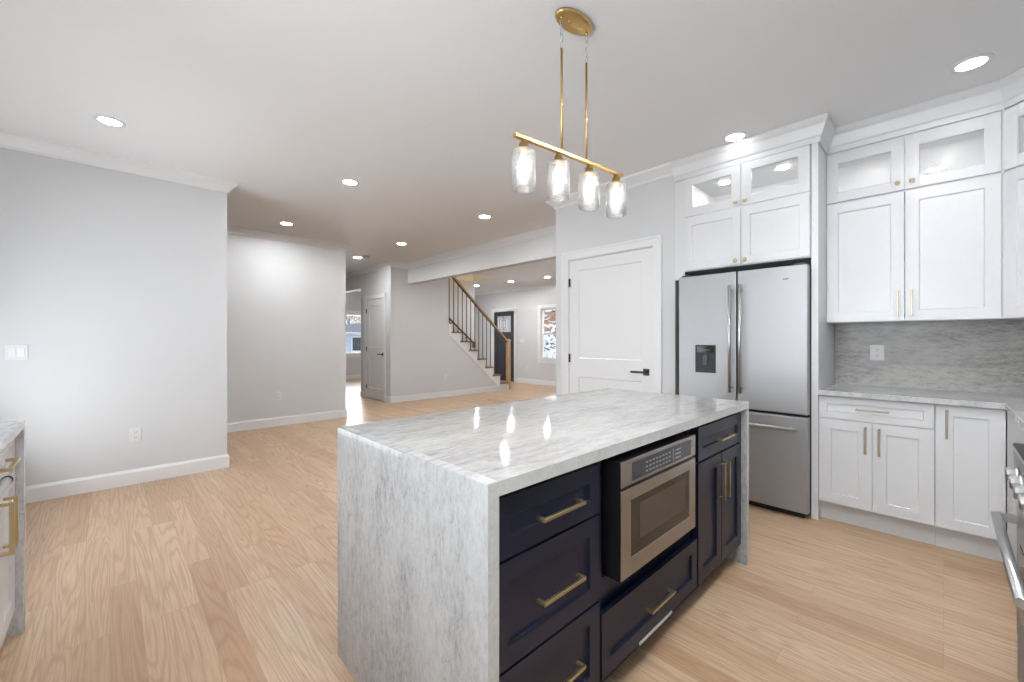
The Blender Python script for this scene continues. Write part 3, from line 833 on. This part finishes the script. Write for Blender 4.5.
# ---------------------------------------------------------------- stairs
RISE, RUN, X1, Z1 = .209, .245, 7.235, .19
YS, YF = 7.68, 8.75
sg = thing('staircase', 'wooden staircase with white risers climbing left from the foyer', 'staircase', (7.24, 8.2, 0))
ox, oy = 7.24, 8.2
def SX(x): return x - ox
def SY(y): return y - oy
NT = 12
for i in range(NT):
    x, z = X1 - RUN * i, Z1 + RISE * i
    ya = YS - .035 if i < 7 else YS + .122
    if i == 7: MB().prism([(SX(5.452), SY(YS - .035)), (SX(x + .022), SY(YS - .035)), (SX(x + .022), SY(YF - .003)), (SX(x - RUN - .004), SY(YF - .003)), (SX(x - RUN - .004), SY(YS + .122)), (SX(5.452), SY(YS + .122))], 'z', z - .03, z).build('tread', 'tread_wood', sg, .006, 2)
    else: MB().box(SX(x + .022), SX(x - RUN - .004), SY(ya), SY(YF - .003), z - .03, z).build('tread', 'tread_wood', sg, .006, 2)
    zb = z - RISE if i else 0
    MB().box(SX(x), SX(x - .016), SY(ya + .03), SY(YF - .003), zb, z - .03).build('riser', 'trim', sg)
# cut stringer on the open side
poly = [(X1 + .0, 0.0)]
for i in range(8):
    x, z = X1 - RUN * i, Z1 + RISE * i - .03
    poly += [(x, z), (x - RUN + .0, z)]
xe = 5.45
poly = [(X1, .0)]
for i in range(8):
    x, z = X1 - RUN * i, Z1 + RISE * i - .03
    poly.append((x, z)); poly.append((max(x - RUN, xe), z))
poly += [(xe, 1.36), (7.04, .02), (7.04, .0)]
MB().prism([(SX(p[0]), p[1]) for p in poly], 'y', SY(YS - .016), SY(YS - .001)).build('stringer', 'trim', sg)
# railing
rl = thing('stair_railing', 'oak handrail and newel post with thin dark iron balusters on the open stair side', 'railing', (7.32, 7.72, 0))
def RX(x): return x - 7.32
nw = MB().box(-.045, .045, -.045, .045, 0, 1.24).build('newel_post', 'rail_wood', rl, .004)
MB().box(-.055, .055, -.055, .055, 1.24, 1.262).prism([(-.05, 1.262), (.05, 1.262), (.02, 1.285), (-.02, 1.285)], 'y', -.03, .03).build('newel_cap', 'rail_wood', nw, .003)
sl = RISE / RUN
def rail_z(x): return 1.205 + (7.28 - x) * .868
mb = MB(); xa, xb = 7.28, 5.46
mb.prism([(RX(xa), rail_z(xa) - .0), (RX(xa), rail_z(xa) + .055), (RX(xb), rail_z(xb) + .055), (RX(xb), rail_z(xb))], 'y', -.03, .03)
hr = mb.build('handrail', 'rail_wood', rl, .006)
mb = MB(); mb.prism([(RX(xa), rail_z(xa) - .022), (RX(xa), rail_z(xa)), (RX(xb), rail_z(xb)), (RX(xb), rail_z(xb) - .022)], 'y', -.02, .02)
mb.build('rail_fillet', 'rail_dark', hr)
for i in range(2, 8):
    for q in (0, 1):
        x = X1 - RUN * i - .03 - q * RUN / 2
        if x < 5.48: continue
        z = Z1 + RISE * i
        b_ = MB().tube([(RX(x), 0, z), (RX(x), 0, rail_z(x) - .01)], .0095, 8).build('baluster', 'black', rl)
        MB().lathe([(.0, .03), (.010, .028), (.017, .012), (.017, 0), (0, 0)], (RX(x), 0, z), 12).build('shoe', 'rail_dark', b_)
wh = thing('wall_handrail', 'dark wooden handrail fixed to the far wall of the stairs', 'handrail', (6.98, 8.69, 1.17))
mb = MB(); mb.tube([(0, 0, 0), (-.83, 0, .66), (-1.6, 0, 1.28)], .024, 12); mb.build('rail', 'rail_dark', wh)
MB().box(-.035, .045, -.03, .03, -.12, .05).build('end_block', 'tread_wood', wh, .006)
for x in (-.25, -.95):
    MB().tube([(x, .0, -x * .79 - .01), (x, .02, -x * .79 - .06), (x, .058, -x * .79 - .06)], .008, 8).build('bracket', 'black', wh)
lamp = thing('stairwell_lamp', 'warm flush lamp at the top of the stairwell', 'ceiling light', (5.9, 8.28, 4.6))
MB().lathe([(0, -.08), (.10, -.07), (.14, -.03), (.15, 0), (0, 0)], (0, 0, 0), 24).build('diffuser', 'warm_lamp', lamp)
MB().lathe([(.152, -.012), (.165, -.01), (.165, 0), (.152, 0)], (0, 0, 0), 24).build('base_ring', 'brass', lamp)

# ---------------------------------------------------------------- outside the windows
g = box('ground', 'ground', (-14, 45, -10, 60, -.62, -.6)); struct(g)
def crown_mesh(mb, c, r, n, size, zs=.8):
    for _ in range(n):
        while True:
            p = Vector((random.uniform(-1, 1), random.uniform(-1, 1), random.uniform(-1, 1)))
            if .25 < p.length < 1: break
        p = Vector(c) + Vector((p.x * r, p.y * r, p.z * r * zs))
        u = Vector((random.gauss(0, 1), random.gauss(0, 1), random.gauss(0, 1))).normalized(); v = u.orthogonal().normalized()
        s_ = size * random.uniform(.6, 1.3)
        q = [mb.bm.verts.new(p + u * s_ * a + v * s_ * b) for a, b in ((-1, 0), (0, -.6), (1, 0), (0, .6))]
        mb._f(q)
def tree(name, label, x, y, hgt, r, leaf):
    t = thing(name, label, 'tree', (x, y, -.6), 0)
    mb = MB().tube([(0, 0, 0), (.05, .02, hgt * .35), (0, 0, hgt * .75)], .14, 8, True, .05)
    for k in range(5):
        a = k * 1.3; mb.tube([(0, 0, hgt * (.35 + .06 * k)), (math.cos(a) * r * .4, math.sin(a) * r * .4, hgt * (.5 + .06 * k)), (math.cos(a) * r * .7, math.sin(a) * r * .7, hgt * (.62 + .06 * k))], .05, 6, True, .015)
    mb.build('trunk', 'bark', t)
    mb = MB(); crown_mesh(mb, (0, 0, hgt * .68), r, 900, .16); mb.build('foliage', leaf, t)
    return t
tree('autumn_tree', 'orange autumn tree seen through the front foyer window', 14.5, 11.2, 4.6, 1.7, 'leaf_orange')
tree('autumn_tree', 'russet tree seen beside the orange tree through the front foyer window', 18.5, 13.2, 5.2, 2.1, 'leaf_pink')
tree('autumn_tree', 'orange tree above the house seen through the hall window', 20.0, 48.0, 7.0, 3.0, 'leaf_orange')
def shrub(label, x, y, r):
    t = thing('shrub', label, 'shrub', (x, y, -.6))
    mb = MB()
    for k in range(7):
        a = k * .9; mb.tube([(0, 0, 0), (math.cos(a) * r * .6, math.sin(a) * r * .6, r * 1.2)], .02, 5, True, .006)
    mb.build('stem', 'bark', t)
    mb = MB(); crown_mesh(mb, (0, 0, r * 1.05), r, 420, .07, 1.0); mb.build('foliage', 'leaf_grey', t)
shrub('grey bare shrub outside the front window, left of its neighbour', 11.6, 9.8, 1.0)
shrub('grey bare shrub outside the front window, right of its neighbour', 11.4, 7.4, .95)
hs = thing('neighbour_house', 'pale blue and white house seen through the hall window', 'house', (16.6, 38, -.6))
MB().box(-4.5, 4.5, 0, 5, 0, 2.4).build('wall', 'siding', hs)
MB().prism([(-4.9, 2.4), (4.9, 2.4), (0, 3.4)], 'y', -.3, 5.3).build('roof', 'roof', hs)
for x in (-3.4, -1.7, 0, 1.7, 3.4):
    f_ = MB().box(x - .6, x + .6, -.06, 0, .7, 2.2).build('window', 'siding_white', hs)
    MB().box(x - .45, x + .45, -.08, -.06, .85, 2.05).build('pane', 'panel_grey', f_)
MB().box(-4.7, 4.7, -.5, 0, 2.3, 2.55).build('eave', 'siding_white', hs)
